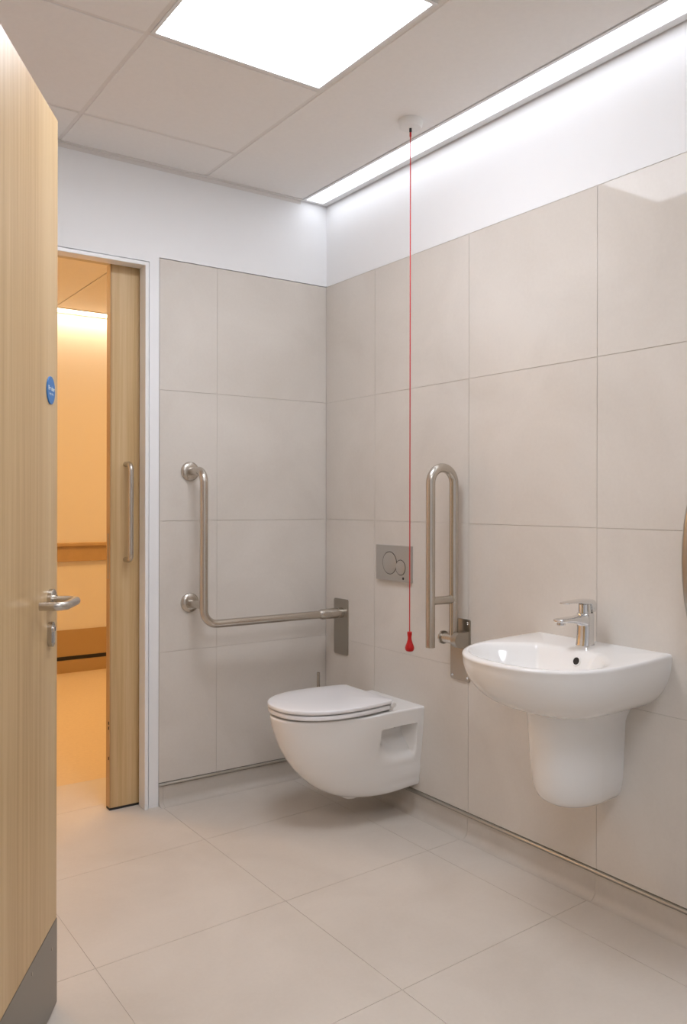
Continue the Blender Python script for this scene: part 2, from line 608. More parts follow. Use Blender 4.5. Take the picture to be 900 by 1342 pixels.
# strip light along the right wall -------------------------------------------------------
SY1, SY0 = -0.004, -3.30
t = tag(empty('strip_light', (-0.07, -1.6, CEIL)), 'long glowing linear light recessed where ceiling meets the basin wall', 'ceiling light')
bm = bmesh.new()
box(bm, -0.1375, -0.126, SY0, SY1, CEIL - 0.003, CEIL + 0.03)
box(bm, -0.036, -0.006, SY0, SY1, CEIL - 0.003, CEIL + 0.03)
box(bm, -0.126, -0.036, SY1 - 0.022, SY1, CEIL - 0.003, CEIL + 0.03)
box(bm, -0.126, -0.036, SY0, SY0 + 0.02, CEIL - 0.003, CEIL + 0.03)
obj('frame', bm, M['light_frame'], t, smooth=False)
obj('diffuser', bx(-0.126, -0.036, SY0 + 0.02, SY1 - 0.022, CEIL + 0.004, CEIL + 0.008), M['strip_light'], t, smooth=False)
obj('housing', bx(-0.1375, -0.006, SY0, SY1, CEIL + 0.03, CEIL + 0.09), M['light_frame'], t, smooth=False)

# unseen lobby lamp, added as extra light outside the entrance
t = tag(empty('added_lobby_panel', (-2.9, -2.6, 2.579)), 'added unseen white light panel in the lobby ceiling outside the doorway', 'ceiling light')
obj('diffuser', bx(-3.19, -2.62, -2.85, -2.30, CEIL - 0.006, CEIL - 0.001), M['added_lobby_light'], t, smooth=False)

# ---------------------------------------------------------------- sliding door and its frame
frame = struct(empty('trim_4', (-1.38, 0.02, 0)), 'white frame lining the sliding door opening', 'door frame')
def jamb(x0, x1, z1):
    return bx(x0, x1, -0.011, 0.052, 0.0, z1, bevel=0.0015, seg=1)
obj('jamb', jamb(OPEN_R, OPEN_R + 0.0145, HEAD + 0.0145), M['gloss_paint'], frame, smooth=False)
obj('jamb', jamb(OPEN_L - 0.0145, OPEN_L, HEAD + 0.0145), M['gloss_paint'], frame, smooth=False)
obj('head', bx(OPEN_L, OPEN_R, -0.011, 0.052, HEAD, HEAD + 0.0145, bevel=0.0015, seg=1), M['gloss_paint'], frame, smooth=False)
obj('track', bx(OPEN_L + 0.001, -0.06, 0.056, 0.118, 2.178, 2.208), M['aluminium'], frame, smooth=False)

SDX = -0.9865
bm = bx(SDX + 0.006, -0.05, 0.064, 0.106, 0.010, 2.172)
door_2 = struct(based('door_2', bm, M['oak'], (-0.52, 0.085, 0.01), smooth=False),
                'pale oak sliding door leaf standing half open in its wall pocket', 'door')
obj('edge_lipping', bx(SDX, SDX + 0.006, 0.064, 0.106, 0.010, 2.172, bevel=0.001, seg=1), M['oak_edge'], door_2, smooth=False)
obj('bottom_seal', bx(SDX + 0.001, -0.05, 0.066, 0.104, 0.0, 0.010), M['dark'], door_2, smooth=False)
lk = obj('lock_plate', bx(SDX - 0.001, SDX, 0.076, 0.094, 0.92, 1.10), M['steel_plate'], door_2, smooth=False)
for z in (0.20, 0.32, 0.34):
    obj('screw', bx(SDX - 0.0015, SDX, 0.071, 0.078, z, z + 0.012), M['dark'], door_2, smooth=False)
bm = bmesh.new()
HX = -0.9225
HYO = 0.005
tube(bm, fillet([(HX, 0.064, 1.377), (HX, HYO, 1.377), (HX, HYO, 0.995), (HX, 0.064, 0.995)], 0.028, 10), 0.0108, 18)
hd = obj('pull_handle', bm, M['steel'], door_2, angle=60)
hd['label'] = 'brushed steel D-shaped pull handle'

# ---------------------------------------------------------------- swing door (open, beside the camera)
DE = Vector((-1.5285, -1.1106, 0.0))
DA = math.atan2(0.8601, 0.5101)
DW = 1.02
DTOP, DBOT = 2.158, 0.006
dx = Vector((math.cos(DA), math.sin(DA), 0))
hinge = DE - dx * DW
bm = bmesh.new()
prism(bm, [(0, 0.0), (DW - 0.003, 0.0), (DW - 0.003, 0.044), (0, 0.044)], 'z', DBOT, DTOP)
me = finish(bm, 'door_1', smooth=False)
door_1 = link('door_1', me, M['oak'], None, hinge)
door_1.rotation_euler = (0, 0, DA)
struct(door_1, 'pale oak swing door standing open with lever handle and kick plate', 'door')
bm = bmesh.new()
prism(bm, [(DW - 0.003, 0.0), (DW + 0.003, 0.004), (DW + 0.003, 0.040), (DW - 0.003, 0.044)], 'z', DBOT, DTOP)
obj('edge_lipping', bm, M['oak_edge'], door_1, smooth=False, local=True)
kp = obj('kick_plate', bx(0.02, DW - 0.004, -0.0016, 0.0, DBOT + 0.001, 0.212), M['kick'], door_1, smooth=False, local=True)
kp['label'] = 'grey steel kick plate'
for x, z in ((DW - 0.05, 0.16), (DW - 0.21, 0.19), (DW - 0.40, 0.19), (DW - 0.6, 0.19), (DW - 0.8, 0.19), (DW - 0.97, 0.19)):
    bm = bmesh.new()
    lathe(bm, [(0.004, 0.0), (0.004, -0.0008), (0.0028, -0.0014)], (x, -0.0016, z), 'y', 14)
    obj('screw', bm, M['steel_plate'], kp, local=True)
# lever handle
LZ, LX = 0.995, DW - 0.066
bm = bmesh.new()
lathe(bm, [(0.026, 0.0), (0.026, -0.0085), (0.0245, -0.010), (0.010, -0.0102)], (LX, 0, LZ), 'y', 40)
lh = obj('lever_handle', bm, M['steel'], door_1, angle=40, local=True)
bm = bmesh.new()
tube(bm, fillet([(LX, -0.008, LZ), (LX, -0.066, LZ), (LX - 0.125, -0.066, LZ), (LX - 0.125, -0.012, LZ)], 0.024, 12), 0.0098, 20)
lv = obj('lever', bm, M['steel'], lh, angle=60, local=True)
bm = bmesh.new()
lathe(bm, [(0.013, -0.010), (0.013, -0.016), (0.011, -0.017)], (LX, 0, LZ), 'y', 28)
obj('collar', bm, M['steel'], lh, local=True)
# cylinder escutcheon
EX, EZ = DW - 0.072, 0.915
bm = bmesh.new()
def stadium(cx_, cz_, r, half, n=16):
    out = []
    for k in range(n + 1):
        a = math.pi * k / n
        out.append((cx_ + r * math.cos(a), cz_ + half + r * math.sin(a)))
    for k in range(n + 1):
        a = math.pi + math.pi * k / n
        out.append((cx_ + r * math.cos(a), cz_ - half + r * math.sin(a)))
    return out
prism(bm, stadium(EX, EZ, 0.0165, 0.0130), 'y', -0.010, 0.0)
es = obj('escutcheon', bm, M['steel'], door_1, angle=40, local=True)
bm = bmesh.new()
lathe(bm, [(0.0085, -0.010), (0.0085, -0.0135), (0.007, -0.014)], (EX, 0, EZ + 0.012), 'y', 24)
box(bm, EX - 0.005, EX + 0.005, -0.0130, -0.010, EZ - 0.020, EZ + 0.008)
cyl = obj('lock_cylinder', bm, M['chrome'], es, local=True)
obj('key_slot', bx(EX - 0.0012, EX + 0.0012, -0.0146, -0.014, EZ + 0.008, EZ + 0.017), M['dark'], es, smooth=False, local=True)
# blue disc sign
SX, SZ = DW - 0.067, 1.4915
bm = bmesh.new()
lathe(bm, [(0.033, 0.0), (0.033, -0.0022), (0.0325, -0.003), (0.001, -0.003)], (SX, 0, SZ), 'y', 48)
sg = obj('blue_sign', bm, M['blue'], door_1, angle=40, local=True)
sg['label'] = 'small round blue sign with white lettering'
def lettering(text, size, bold, x, z, parent):
    cu = bpy.data.curves.new('lettering', 'FONT')
    cu.body = text
    cu.size = size
    cu.align_x = 'CENTER'
    cu.align_y = 'CENTER'
    cu.offset = bold
    tmp = bpy.data.objects.new('tmp_text', cu)
    COL.objects.link(tmp)
    dg = bpy.context.evaluated_depsgraph_get()
    m2 = bpy.data.meshes.new_from_object(tmp.evaluated_get(dg))
    bpy.data.objects.remove(tmp, do_unlink=True)
    m2.transform(Matrix.Translation((x, -0.0033, z)) @ Matrix.Rotation(math.pi / 2, 4, 'X'))
    m2.materials.clear()
    o = link('lettering', m2, M['letter'], parent)
    return o
lettering('Fire door', 0.0135, 0.0007, SX, SZ + 0.004, sg)
lettering('keep shut', 0.0088, 0.0001, SX, SZ - 0.008, sg)
for z in (0.25, 1.08, 1.92):
    bm = bmesh.new()
    tube(bm, [(-0.008, 0.0, z - 0.05), (-0.008, 0.0, z + 0.05)], 0.007, 14)
    obj('hinge', bm, M['steel'], door_1, local=True)

# ---------------------------------------------------------------- toilet
TY = -0.521
toilet = tag(empty('toilet', (-0.15, TY, 0.09)), 'white wall-hung toilet with closed lid', 'toilet')
def bowl_L(z):
    return interp(z, [.088, .095, .11, .13, .155, .19, .22, .26, .304, .34, .38, .42, .432],
                  [.250, .292, .335, .375, .413, .450, .478, .507, .533, .548, .562, .572, .574])
def bowl_W(z):
    return interp(z, [.088, .095, .11, .13, .16, .20, .27, .34, .40, .432],
                  [.085, .100, .114, .126, .137, .147, .159, .166, .171, .173])
def bowl_half(x, z, L, W):
    xs_ = min(0.24, 0.45 * L)
    bulge = 0.012 * sstep(0.10, 0.28, x) * sstep(0.2, 0.40, z)
    bulge += interp(z, [.088, .13, .21], [.042, .016, 0.0]) * (1 - sstep(0.06, 0.30, x))
    if x <= xs_:
        return W + bulge
    u = min(1.0, (x - xs_) / (L - xs_))
    return (W + bulge) * (1 - u ** 2.15) ** (1 / 2.15)
def notch(x, z):
    lo = 1 - sstep(0.235, 0.352, z)
    sx = sstep(0.030, 0.044, x) * (1 - sstep(0.160 - 0.06 * lo, 0.214 + 0.02 * lo, x))
    sz = sstep(0.225, 0.340, z) * (1 - sstep(0.366, 0.372, z))
    return 0.085 * sx * sz
def bowl_ring(z, inset=0.0):
    L, W = bowl_L(z) - inset, bowl_W(z) - inset
    xs_ = min(0.24, 0.45 * L)
    side = [(xs_ * k / 48.0) for k in range(49)]
    arc = []
    for k in range(1, 33):
        a = math.pi / 2 * k / 32
        arc.append(xs_ + (L - xs_) * math.sin(a) ** (2 / 2.15))
    half = []
    for x in side + arc:
        w = bowl_half(x, z, L, W)
        half.append((x, max(0.0, w - notch(x, z))))
    half[-1] = (L, 0.0)
    drop = 0.026 * (1 - sstep(0.088, 0.20, z))
    pts = [(-x, TY - w, z + drop * (1 - sstep(0.0, 0.30, x))) for x, w in half]
    pts += [(-x, TY + w, z + drop * (1 - sstep(0.0, 0.30, x))) for x, w in half[-2::-1]]
    return pts
zl = [.088, .090, .094, .10, .107, .115, .124, .135, .147, .16, .175, .188]
z = 0.196
while z < 0.357:
    zl.append(z)
    z += 0.008
zl += [.361, .3655, .3675, .3695, .3725, .379, .386, .395, .405, .413, .420, .425]
rings = [bowl_ring(q) for q in zl]
rings += [bowl_ring(.425 + d, i) for d, i in ((.003, .0006), (.0055, .0022), (.0068, .005), (.007, .010))]
bm = bmesh.new()
loft(bm, rings)
obj('bowl', bm, M['ceramic'], toilet, angle=50)
def d_ring(xb, L, W, z, r=0.03, n=2.25, inset=0.0, xs_=0.33):
    """Closed D outline with rounded back corners."""
    xb, L, W, xs2 = xb + inset, L - inset, W - inset, xs_
    half = []
    wb = W * 0.90
    for k in range(7):
        half.append((xb, wb * 0.86 * k / 6))
    for k in range(1, 9):
        a = math.pi / 2 * k / 8
        half.append((xb + 0.025 * (1 - math.cos(a)), wb * 0.86 + wb * 0.14 * math.sin(a)))
    for k in range(1, 16):
        t_ = k / 15
        half.append((xb + 0.025 + (xs2 - xb - 0.025) * t_, wb + (W - wb) * math.sin(t_ * math.pi / 2)))
    for k in range(1, 33):
        a = math.pi / 2 * k / 32
        half.append((xs2 + (L - xs2) * math.sin(a) ** (2 / n), W * max(0.0, math.cos(a)) ** (2 / n)))
    half[-1] = (L, 0.0)
    return [(-x, TY - w, z) for x, w in half] + [(-x, TY + w, z) for x, w in half[-2:0:-1]]
def slab(xb, L, W, z0, z1, rad, dome=0.0):
    bm = bmesh.new()
    rr = []
    for k in range(6):
        a = math.pi / 2 * k / 5
        rr.append(d_ring(xb, L, W, z0 + rad - rad * math.sin(math.pi / 2 - a) if False else z0 + rad * (1 - math.sin(a)), inset=rad * (1 - math.cos(a))))
    rr = rr[::-1]
    for k in range(6):
        a = math.pi / 2 * k / 5
        rr.append(d_ring(xb, L, W, z1 - rad * (1 - math.sin(a)), inset=rad * (1 - math.cos(a))))
    if dome:
        for ins, dz in ((0.03, 0.45), (0.07, 0.8), (0.12, 1.0)):
            rr.append(d_ring(xb, L, W, z1 + dome * dz, inset=ins, xs_=0.33))
    loft(bm, rr)
    return bm
obj('seat', slab(0.150, 0.571, 0.185, 0.4395, 0.4560, 0.005), M['seat'], toilet, angle=50)
obj('lid', slab(0.142, 0.574, 0.187, 0.4600, 0.4760, 0.006, dome=0.006), M['seat'], toilet, angle=50)
for s in (-1, 1):
    bm = bmesh.new()
    lathe(bm, [(0.009, -0.026), (0.0115, -0.024), (0.0115, 0.024), (0.009, 0.026)], (-0.147, TY + s * 0.142, 0.4560), 'y', 24)
    box(bm, -0.158, -0.138, TY + s * 0.135 - 0.016, TY + s * 0.135 + 0.016, 0.431, 0.454, bevel=0.003)
    obj('hinge', bm, M['white_plastic'], toilet)
    for q in (0.24, 0.46):
        bm = bmesh.new()
        lathe(bm, [(0.010, 0.0), (0.010, -0.004), (0.006, -0.006)], (-q, TY + s * 0.13, 0.4395), 'z', 16)
        obj('seat_buffer', bm, M['white_plastic'], toilet)
bm = bmesh.new()
lathe(bm, [(0.006, 0.0), (0.009, -0.002), (0.009, -0.010), (0.006, -0.013)], (-0.072, TY - 0.072, 0.347), 'y', 20)
obj('screw_cap', bm, M['white_plastic'], toilet)
bm = bmesh.new()
lathe(bm, [(0.030, 0.0), (0.036, 0.006), (0.040, 0.022)], (-0.235, TY, 0.078), 'z', 32)
obj('outlet_boss', bm, M['ceramic'], toilet)

# ---------------------------------------------------------------- toilet brush in the corner
BXY = (-0.100, -0.092)
t = tag(empty('toilet_brush', (*BXY, 0.0)), 'slim steel toilet brush standing in the corner behind the toilet', 'toilet brush')
bm = bmesh.new()
lathe(bm, [(0.045, 0.0), (0.045, 0.10), (0.040, 0.101), (0.040, 0.012)], (*BXY, 0.0), 'z', 36)
obj('holder', bm, M['steel'], t)
bm = bmesh.new()
lathe(bm, [(0.02, 0.015), (0.034, 0.03), (0.036, 0.07), (0.02, 0.09)], (*BXY, 0.0), 'z', 30)
obj('brush_head', bm, M['bristle'], t)
bm = bmesh.new()
lathe(bm, [(0.0075, 0.085), (0.0075, 0.474), (0.0052, 0.474), (0.0052, 0.455)], (*BXY, 0.0), 'z', 20)
obj('handle', bm, M['steel'], t)

# ---------------------------------------------------------------- flush plate
FY0, FY1, FZ0, FZ1, FT = -0.622, -0.398, 0.907, 1.051, 0.013
fp = tag(empty('flush_plate', (0, (FY0 + FY1) / 2, (FZ0 + FZ1) / 2)), 'satin grey dual flush plate with two round buttons on tiled wall', 'flush plate')
bm = bmesh.new()
prism(bm, [(0.0, FY0), (0.0, FY1), (-FT, FY1), (-FT, FY0 + 0.012), (-FT + 0.004, FY0)], 'z', FZ0, FZ1)
obj('plate', bm, M['satin'], fp, smooth=False)
for cyb, czb, rb, nm in ((-0.4900, 0.979, 0.0460, 'large_button'), (-0.5610, 0.964, 0.0310, 'small_button')):
    bm = bmesh.new()
    lathe(bm, [(rb - 0.002, 0.0), (rb - 0.002, -0.0016), (rb - 0.004, -0.0024), (0.001, -0.0024)], (-FT, cyb, czb), 'x', 48)
    bt = obj(nm, bm, M['satin'], fp)
    bm = bmesh.new()
    torus(bm, (-FT - 0.0002, cyb, czb), rb - 0.0005, 0.0012, 'x')
    obj('ring', bm, M['ring'], bt)
bm = bmesh.new()
lathe(bm, [(0.0055, 0.0), (0.0055, -0.001), (0.001, -0.001)], (-FT, -0.578, 0.921), 'x', 16)
obj('lock_mark', bm, M['dark'], fp)

# ---------------------------------------------------------------- L-shaped grab bar
BY, BXV, BZH, BR = -0.135, -0.674, 0.736, 0.0168
gb = tag(empty('corner_grab_bar', (BXV, 0.0, BZH)), 'brushed steel L-shaped grab bar reaching into the tiled corner', 'grab bar')
bm = bmesh.new()
path = fillet([(BXV, -0.004, 1.352), (BXV, BY, 1.352), (BXV, BY, BZH), (-0.018, BY, BZH)], [0.05, 0.06], 14)
tube(bm, path, BR, 28)
obj('rail', bm, M['steel'], gb, angle=60)
for zf in (1.352, 0.812):
    bm = bmesh.new()
    lathe(bm, [(0.040, 0.0), (0.040, -0.004), (0.038, -0.008), (0.026, -0.013), (0.019, -0.014)], (BXV, 0, zf), 'y', 44)
    obj('wall_flange', bm, M['steel'], gb, angle=50)
bm = bmesh.new()
tube(bm, [(BXV, -0.008, 0.812), (BXV, BY, 0.812)], 0.0155, 24)
obj('standoff', bm, M['steel'], gb, angle=60)
bm = bmesh.new()
prism(bm, rrect(-0.127, 0.673, 0.053, 0.1235, 0.008), 'x', -0.005, 0.0)
obj('wall_plate', bm, M['steel_plate'], gb, smooth=False)
bm = bmesh.new()
lathe(bm, [(0.0172, -0.125), (0.0225, -0.112), (0.0225, -0.030), (0.0215, -0.0295), (0.0215, -0.0275), (0.0225, -0.027), (0.0225, -0.005)],
      (0, BY, BZH), 'x', 36)
obj('socket', bm, M['steel'], gb, angle=40)

# ---------------------------------------------------------------- hinged grab bar (folded up)
HY = -0.905
hb = tag(empty('hinged_grab_bar', (0, HY, 0.57)), 'brushed steel hinged grab bar folded upright between toilet and washbasin', 'grab bar')
XB, XF, R2 = -0.040, -0.152, 0.0168
bm = bmesh.new()
arc = [(XB, HY, 0.735)]
RB = (XB - XF) / 2
for k in range(25):
    a = math.pi * k / 24
    arc.append(((XB + XF) / 2 + RB * math.cos(a), HY, 1.352 - RB + RB * math.sin(a)))
arc.append((XF, HY, 0.706))
tube(bm, arc, R2, 28)
obj('rail', bm, M['steel'], hb, angle=60)
bm = bmesh.new()
tube(bm, [(XF + 0.006, HY, 0.872), (XB - 0.006, HY, 0.872)], 0.0150, 24)
obj('cross_bar', bm, M['steel'], hb, angle=60)
bm = bmesh.new()
prism(bm, rrect(-0.902, 0.685, 0.052, 0.114, 0.009), 'x', -0.006, 0.0)
obj('wall_plate', bm, M['steel_plate'], hb, smooth=False)
bm = bmesh.new()
tube(bm, [(XB - 0.004, HY + 0.050, 0.727), (XB - 0.004, HY - 0.022, 0.727)], 0.0185, 28)
obj('hinge_barrel', bm, M['steel'], hb, angle=50)
bm = bmesh.new()
tube(bm, [(XB - 0.004, HY + 0.056, 0.727), (XB - 0.004, HY + 0.048, 0.727)], 0.0245, 32)
obj('hinge_cap', bm, M['steel'], hb, angle=50)
bm = bmesh.new()
pts = [(-0.006, 0.755), (-0.006, 0.690)]
pts += [(XB - 0.006 + 0.028 * math.cos(a), 0.727 + 0.028 * math.sin(a)) for a in [math.radians(-70 - 220 * k / 16) for k in range(17)]]
prism(bm, pts, 'y', HY - 0.046, HY - 0.020)
obj('hinge_bracket', bm, M['steel_plate'], hb, angle=40)
for yq, zq in ((-0.862, 0.785), (-0.942, 0.785), (-0.862, 0.585), (-0.942, 0.585)):
    bm = bmesh.new()
    lathe(bm, [(0.0055, 0.0), (0.0055, -0.001), (0.0035, -0.003), (0.001, -0.003)], (-0.006, yq, zq), 'x', 16)
    obj('screw', bm, M['chrome'], hb)

# ---------------------------------------------------------------- emergency pull cord
CX, CY = -0.238, -0.893
pc = tag(empty('pull_cord', (CX, CY, CEIL)), 'red emergency pull cord hanging from a white ceiling switch', 'pull cord')
bm = bmesh.new()
lathe(bm, [(0.043, 0.0), (0.043, -0.008), (0.041, -0.022), (0.036, -0.027), (0.012, -0.028)], (CX, CY, CEIL), 'z', 48)
obj('ceiling_rose', bm, M['white_plastic'], pc, angle=40)
bm = bmesh.new()
lathe(bm, [(0.0045, -0.026), (0.0045, -0.040), (0.003, -0.042)], (CX, CY, CEIL), 'z', 16)
obj('grommet', bm, M['dark'], pc)
bm = bmesh.new()
tube(bm, [(CX, CY, CEIL - 0.038), (CX, CY, 0.762)], 0.0019, 10)
obj('cord', bm, M['red_cord'], pc)
bm = bmesh.new()
lathe(bm, [(0.0030, 0.770), (0.0085, 0.769), (0.0088, 0.762), (0.0068, 0.750), (0.0072, 0.742), (0.0105, 0.730), (0.0145, 0.720),
           (0.0163, 0.713), (0.0160, 0.708), (0.0145, 0.7035), (0.0115, 0.7005), (0.007, 0.699), (0.002, 0.6985)], (CX, CY, 0), 'z', 36)
obj('bell_pull', bm, M['red'], pc, angle=60)
bm = bmesh.new()
lathe(bm, [(0.0030, CEIL - 0.058), (0.0036, CEIL - 0.055), (0.0036, CEIL - 0.044), (0.0026, CEIL - 0.041)], (CX, CY, 0), 'z', 14)
obj('cord_knot', bm, M['red'], pc)

# ---------------------------------------------------------------- washbasin with half pedestal
WY = -1.522
RIM = 0.797
basin = tag(empty('washbasin', (-0.2, WY, 0.33)), 'white wall-mounted washbasin with short half pedestal', 'washbasin')
def basin_ring(xb, wb, w, L, x0, n, zf, rc=0.0):
    """Closed ring: straight back edge, spreading sides, superelliptic front. zf maps |x| to z."""
    half = []
    for k in range(13):
        half.append((xb, wb * k / 12))
    for k in range(1, 21):
        t_ = k / 20
        half.append((xb + (x0 - xb) * t_, wb + (w - wb) * math.sin(t_ * math.pi / 2)))
    for k in range(1, 41):
        a = math.pi / 2 * k / 40
        half.append((x0 + (L - x0) * math.sin(a) ** (2 / n), w * max(0.0, math.cos(a)) ** (2 / n)))
    half[-1] = (L, 0.0)
    if rc:
        half = [(x + rc * (1 - math.cos(math.pi / 2 * min(1, max(0, (w_ / wb - 0.72) / 0.28)))) * (1 if x - xb < 1e-6 else 0), w_)
                for x, w_ in half]
    pts = [(-x, WY - w_, zf(x)) for x, w_ in half]
    return pts + [(-x, WY + w_, zf(x)) for x, w_ in half[-2:0:-1]]
def rimz(x):
    return RIM - 0.016 * min(1.0, x / 0.46)
rings = []
NB = 16
for k in range(NB + 1):
    t_ = k / NB                                     # 0 = lowest, 1 = edge below rim
    s_ = math.sin(t_ * math.pi / 2)
    q = 1 - math.cos(t_ * math.pi / 2)
    L_ = 0.255 + 0.203 * s_
    W_ = 0.100 + 0.160 * s_
    WB = 0.095 + 0.157 * s_
    rings.append(basin_ring(0.0, WB, W_, L_, 0.20, 2.3, lambda x, q=q: 0.617 + (rimz(x) - 0.012 - 0.617) * q))
for ins, dz in ((-0.0005, 0.008), (0.001, 0.004), (0.004, 0.0012), (0.009, 0.0)):
    rings.append(basin_ring(0.0, 0.252 - ins, 0.26 - ins, 0.46 - ins, 0.20, 2.3, lambda x, dz=dz: rimz(x) - dz))
rings.append(basin_ring(0.125, 0.120, 0.234, 0.437, 0.27, 2.2, lambda x: rimz(x) - 0.0003))
IN = [(0.146, .112, .228, .432, 0.0010), (0.151, .110, .225, .429, 0.004), (0.156, .106, .220, .424, 0.010), (0.163, .101, .212, .415, 0.024),
      (0.172, .094, .199, .402, 0.046), (0.184, .083, .180, .384, 0.072), (0.200, .068, .152, .358, 0.099), (0.222, .048, .112, .327, 0.120),
      (0.246, .026, .066, .297, 0.132), (0.262, .010, .026, .276, 0.136)]
for xb, wb, w, L_, dz in IN:
    x0_ = xb + (L_ - xb) * 0.50
    rings.append(basin_ring(xb, wb, w, L_, x0_, 2.1, lambda x, dz=dz: rimz(x) - dz))
bm = bmesh.new()
loft(bm, rings)
obj('bowl', bm, M['ceramic'], basin, angle=60)
bm = bmesh.new()
lathe(bm, [(0.020, 0.0), (0.023, 0.001), (0.023, 0.003), (0.018, 0.0035), (0.016, 0.0015), (0.002, 0.0008)], (-0.268, WY, RIM - 0.147), 'z', 32)
obj('drain', bm, M['chrome'], basin)
OV = Vector((-0.1665, WY - 0.050, 0.764))
bm = bmesh.new()
torus(bm, (0, 0, 0), 0.0125, 0.002, 'x', 32, 8)
rot = Matrix.Translation(OV) @ Matrix.Rotation(math.radians(20), 4, 'Y')
bm.transform(rot)
ov = obj('overflow', bm, M['ceramic'], basin)
bm = bmesh.new()
lathe(bm, [(0.012, -0.0008), (0.012, 0.006)], (0, 0, 0), 'x', 28)
bm.transform(rot)
obj('overflow_hole', bm, M['dark'], basin)
# half pedestal
rings = []
def ped_ring(z, L_, W_, WB):
    half = []
    for k in range(9):
        half.append((0.0, WB * k / 8))
    for k in range(1, 13):
        t_ = k / 12
        half.append((0.13 * L_ / 0.3 * t_, WB + (W_ - WB) * t_))
    x0_ = 0.13 * L_ / 0.3
    for k in range(1, 33):
        a = math.pi / 2 * k / 32
        half.append((x0_ + (L_ - x0_) * math.sin(a) ** (2 / 2.3), W_ * max(0, math.cos(a)) ** (2 / 2.3)))
    half[-1] = (L_, 0.0)
    zz = lambda x: z
    pts = [(-x, WY - w_, z) for x, w_ in half]
    return pts + [(-x, WY + w_, z) for x, w_ in half[-2:0:-1]]
for z, L_, W_, WB in ((.331, .150, .035, .030), (.332, .180, .058, .048), (.337, .204, .072, .062), (.346, .222, .082, .072), (.358, .236, .089, .079),
                      (.376, .247, .094, .084), (.40, .255, .097, .088), (.45, .262, .100, .091), (.52, .268, .103, .094),
                      (.575, .272, .105, .097), (.592, .274, .107, .103), (.610, .276, .110, .113), (.624, .277, .112, .118)):
    rings.append(ped_ring(z, L_, W_, WB))
bm = bmesh.new()
loft(bm, rings)
obj('half_pedestal', bm, M['ceramic'], basin, angle=60)

# ---------------------------------------------------------------- tap
TZ = RIM - 0.0035
TXC = -0.066
tap = tag(empty('tap', (TXC, WY, TZ)), 'chrome single-lever mixer tap on the washbasin', 'tap')
def oval(cx_, cz, hw, a, n=28, tilt=0.0, p=2.6):
    out = []
    for k in range(n):
        an = 2 * math.pi * k / n
        c, s = math.cos(an), math.sin(an)
        u = math.copysign(abs(c) ** (2 / p), c) * a
        v = math.copysign(abs(s) ** (2 / p), s) * hw
        out.append((cx_ + u * math.cos(tilt), WY + v, cz + u * math.sin(tilt)))
    return out
bm = bmesh.new()
prof = [(0.0, .026, .026, 0), (0.002, .0265, .0265, 0), (0.006, .0255, .0245, 0), (0.03, .0245, .0225, .001), (0.055, .0240, .0220, .002),
        (0.075, .0240, .0230, .002), (0.090, .0240, .0245, .002), (0.097, .0235, .0240, .002), (0.099, .0215, .0220, .002)]
loft(bm, [oval(TXC + d, TZ + zz, hw, a) for zz, hw, a, d in prof])
obj('body', bm, M['chrome'], tap, angle=45)
bm = bmesh.new()
sp = []
# spout sections along -x: (x, z centre, half width, half height)
for x, zc, hw, hh in ((-.058, .078, .0225, .021), (-.080, .078, .0225, .0195), (-.096, .0795, .0222, .0150), (-.115, .0815, .0220, .0112),
                      (-.140, .0830, .0215, .0088), (-.165, .0835, .0205, .0074), (-.182, .0838, .0195, .0066), (-.189, .0838, .0175, .0054), (-.192, .0838, .014, .0034)):
    ring = []
    for k in range(28):
        an = 2 * math.pi * k / 28
        c, s = math.cos(an), math.sin(an)
        ring.append((x, WY + math.copysign(abs(c) ** 0.7, c) * hw, TZ + zc + math.copysign(abs(s) ** 0.7, s) * hh))
    sp.append(ring)
loft(bm, sp)
spo = obj('spout', bm, M['chrome'], tap, angle=50)
bm = bmesh.new()
lathe(bm, [(0.0125, 0.0), (0.0125, -0.008), (0.011, -0.009), (0.0105, -0.006), (0.001, -0.006)], (-0.174, WY, TZ + 0.079), 'z', 28)
obj('aerator', bm, M['chrome'], spo)
bm = bmesh.new()
lathe(bm, [(0.0190, 0.096), (0.0190, 0.124), (0.018, 0.126)], (TXC - 0.002, WY, TZ), 'z', 36)
obj('cartridge', bm, M['chrome'], tap, angle=40)
bm = bmesh.new()
lev = []
for x, zt, th, hw in ((-.040, .1330, .0330, .0200), (-.041, .1385, .0400, .0225), (-.046, .1405, .0420, .0235), (-.056, .1410, .0400, .0240), (-.060, .1412, .0180, .0240),
                      (-.075, .1412, .0160, .0238), (-.095, .1408, .0120, .0225), (-.115, .1398, .0085, .0205), (-.135, .1385, .0060, .0190), (-.155, .1370, .0050, .0178),
                      (-.163, .1362, .0045, .0160), (-.166, .1352, .0030, .0120)):
    ring = []
    for k in range(28):
        an = 2 * math.pi * k / 28
        c, s = math.cos(an), math.sin(an)
        ring.append((x, WY + math.copysign(abs(c) ** 0.6, c) * hw, TZ + zt - th / 2 + math.copysign(abs(s) ** 0.6, s) * th / 2))
    lev.append(ring)
loft(bm, lev)
obj('lever', bm, M['chrome'], tap, angle=50)

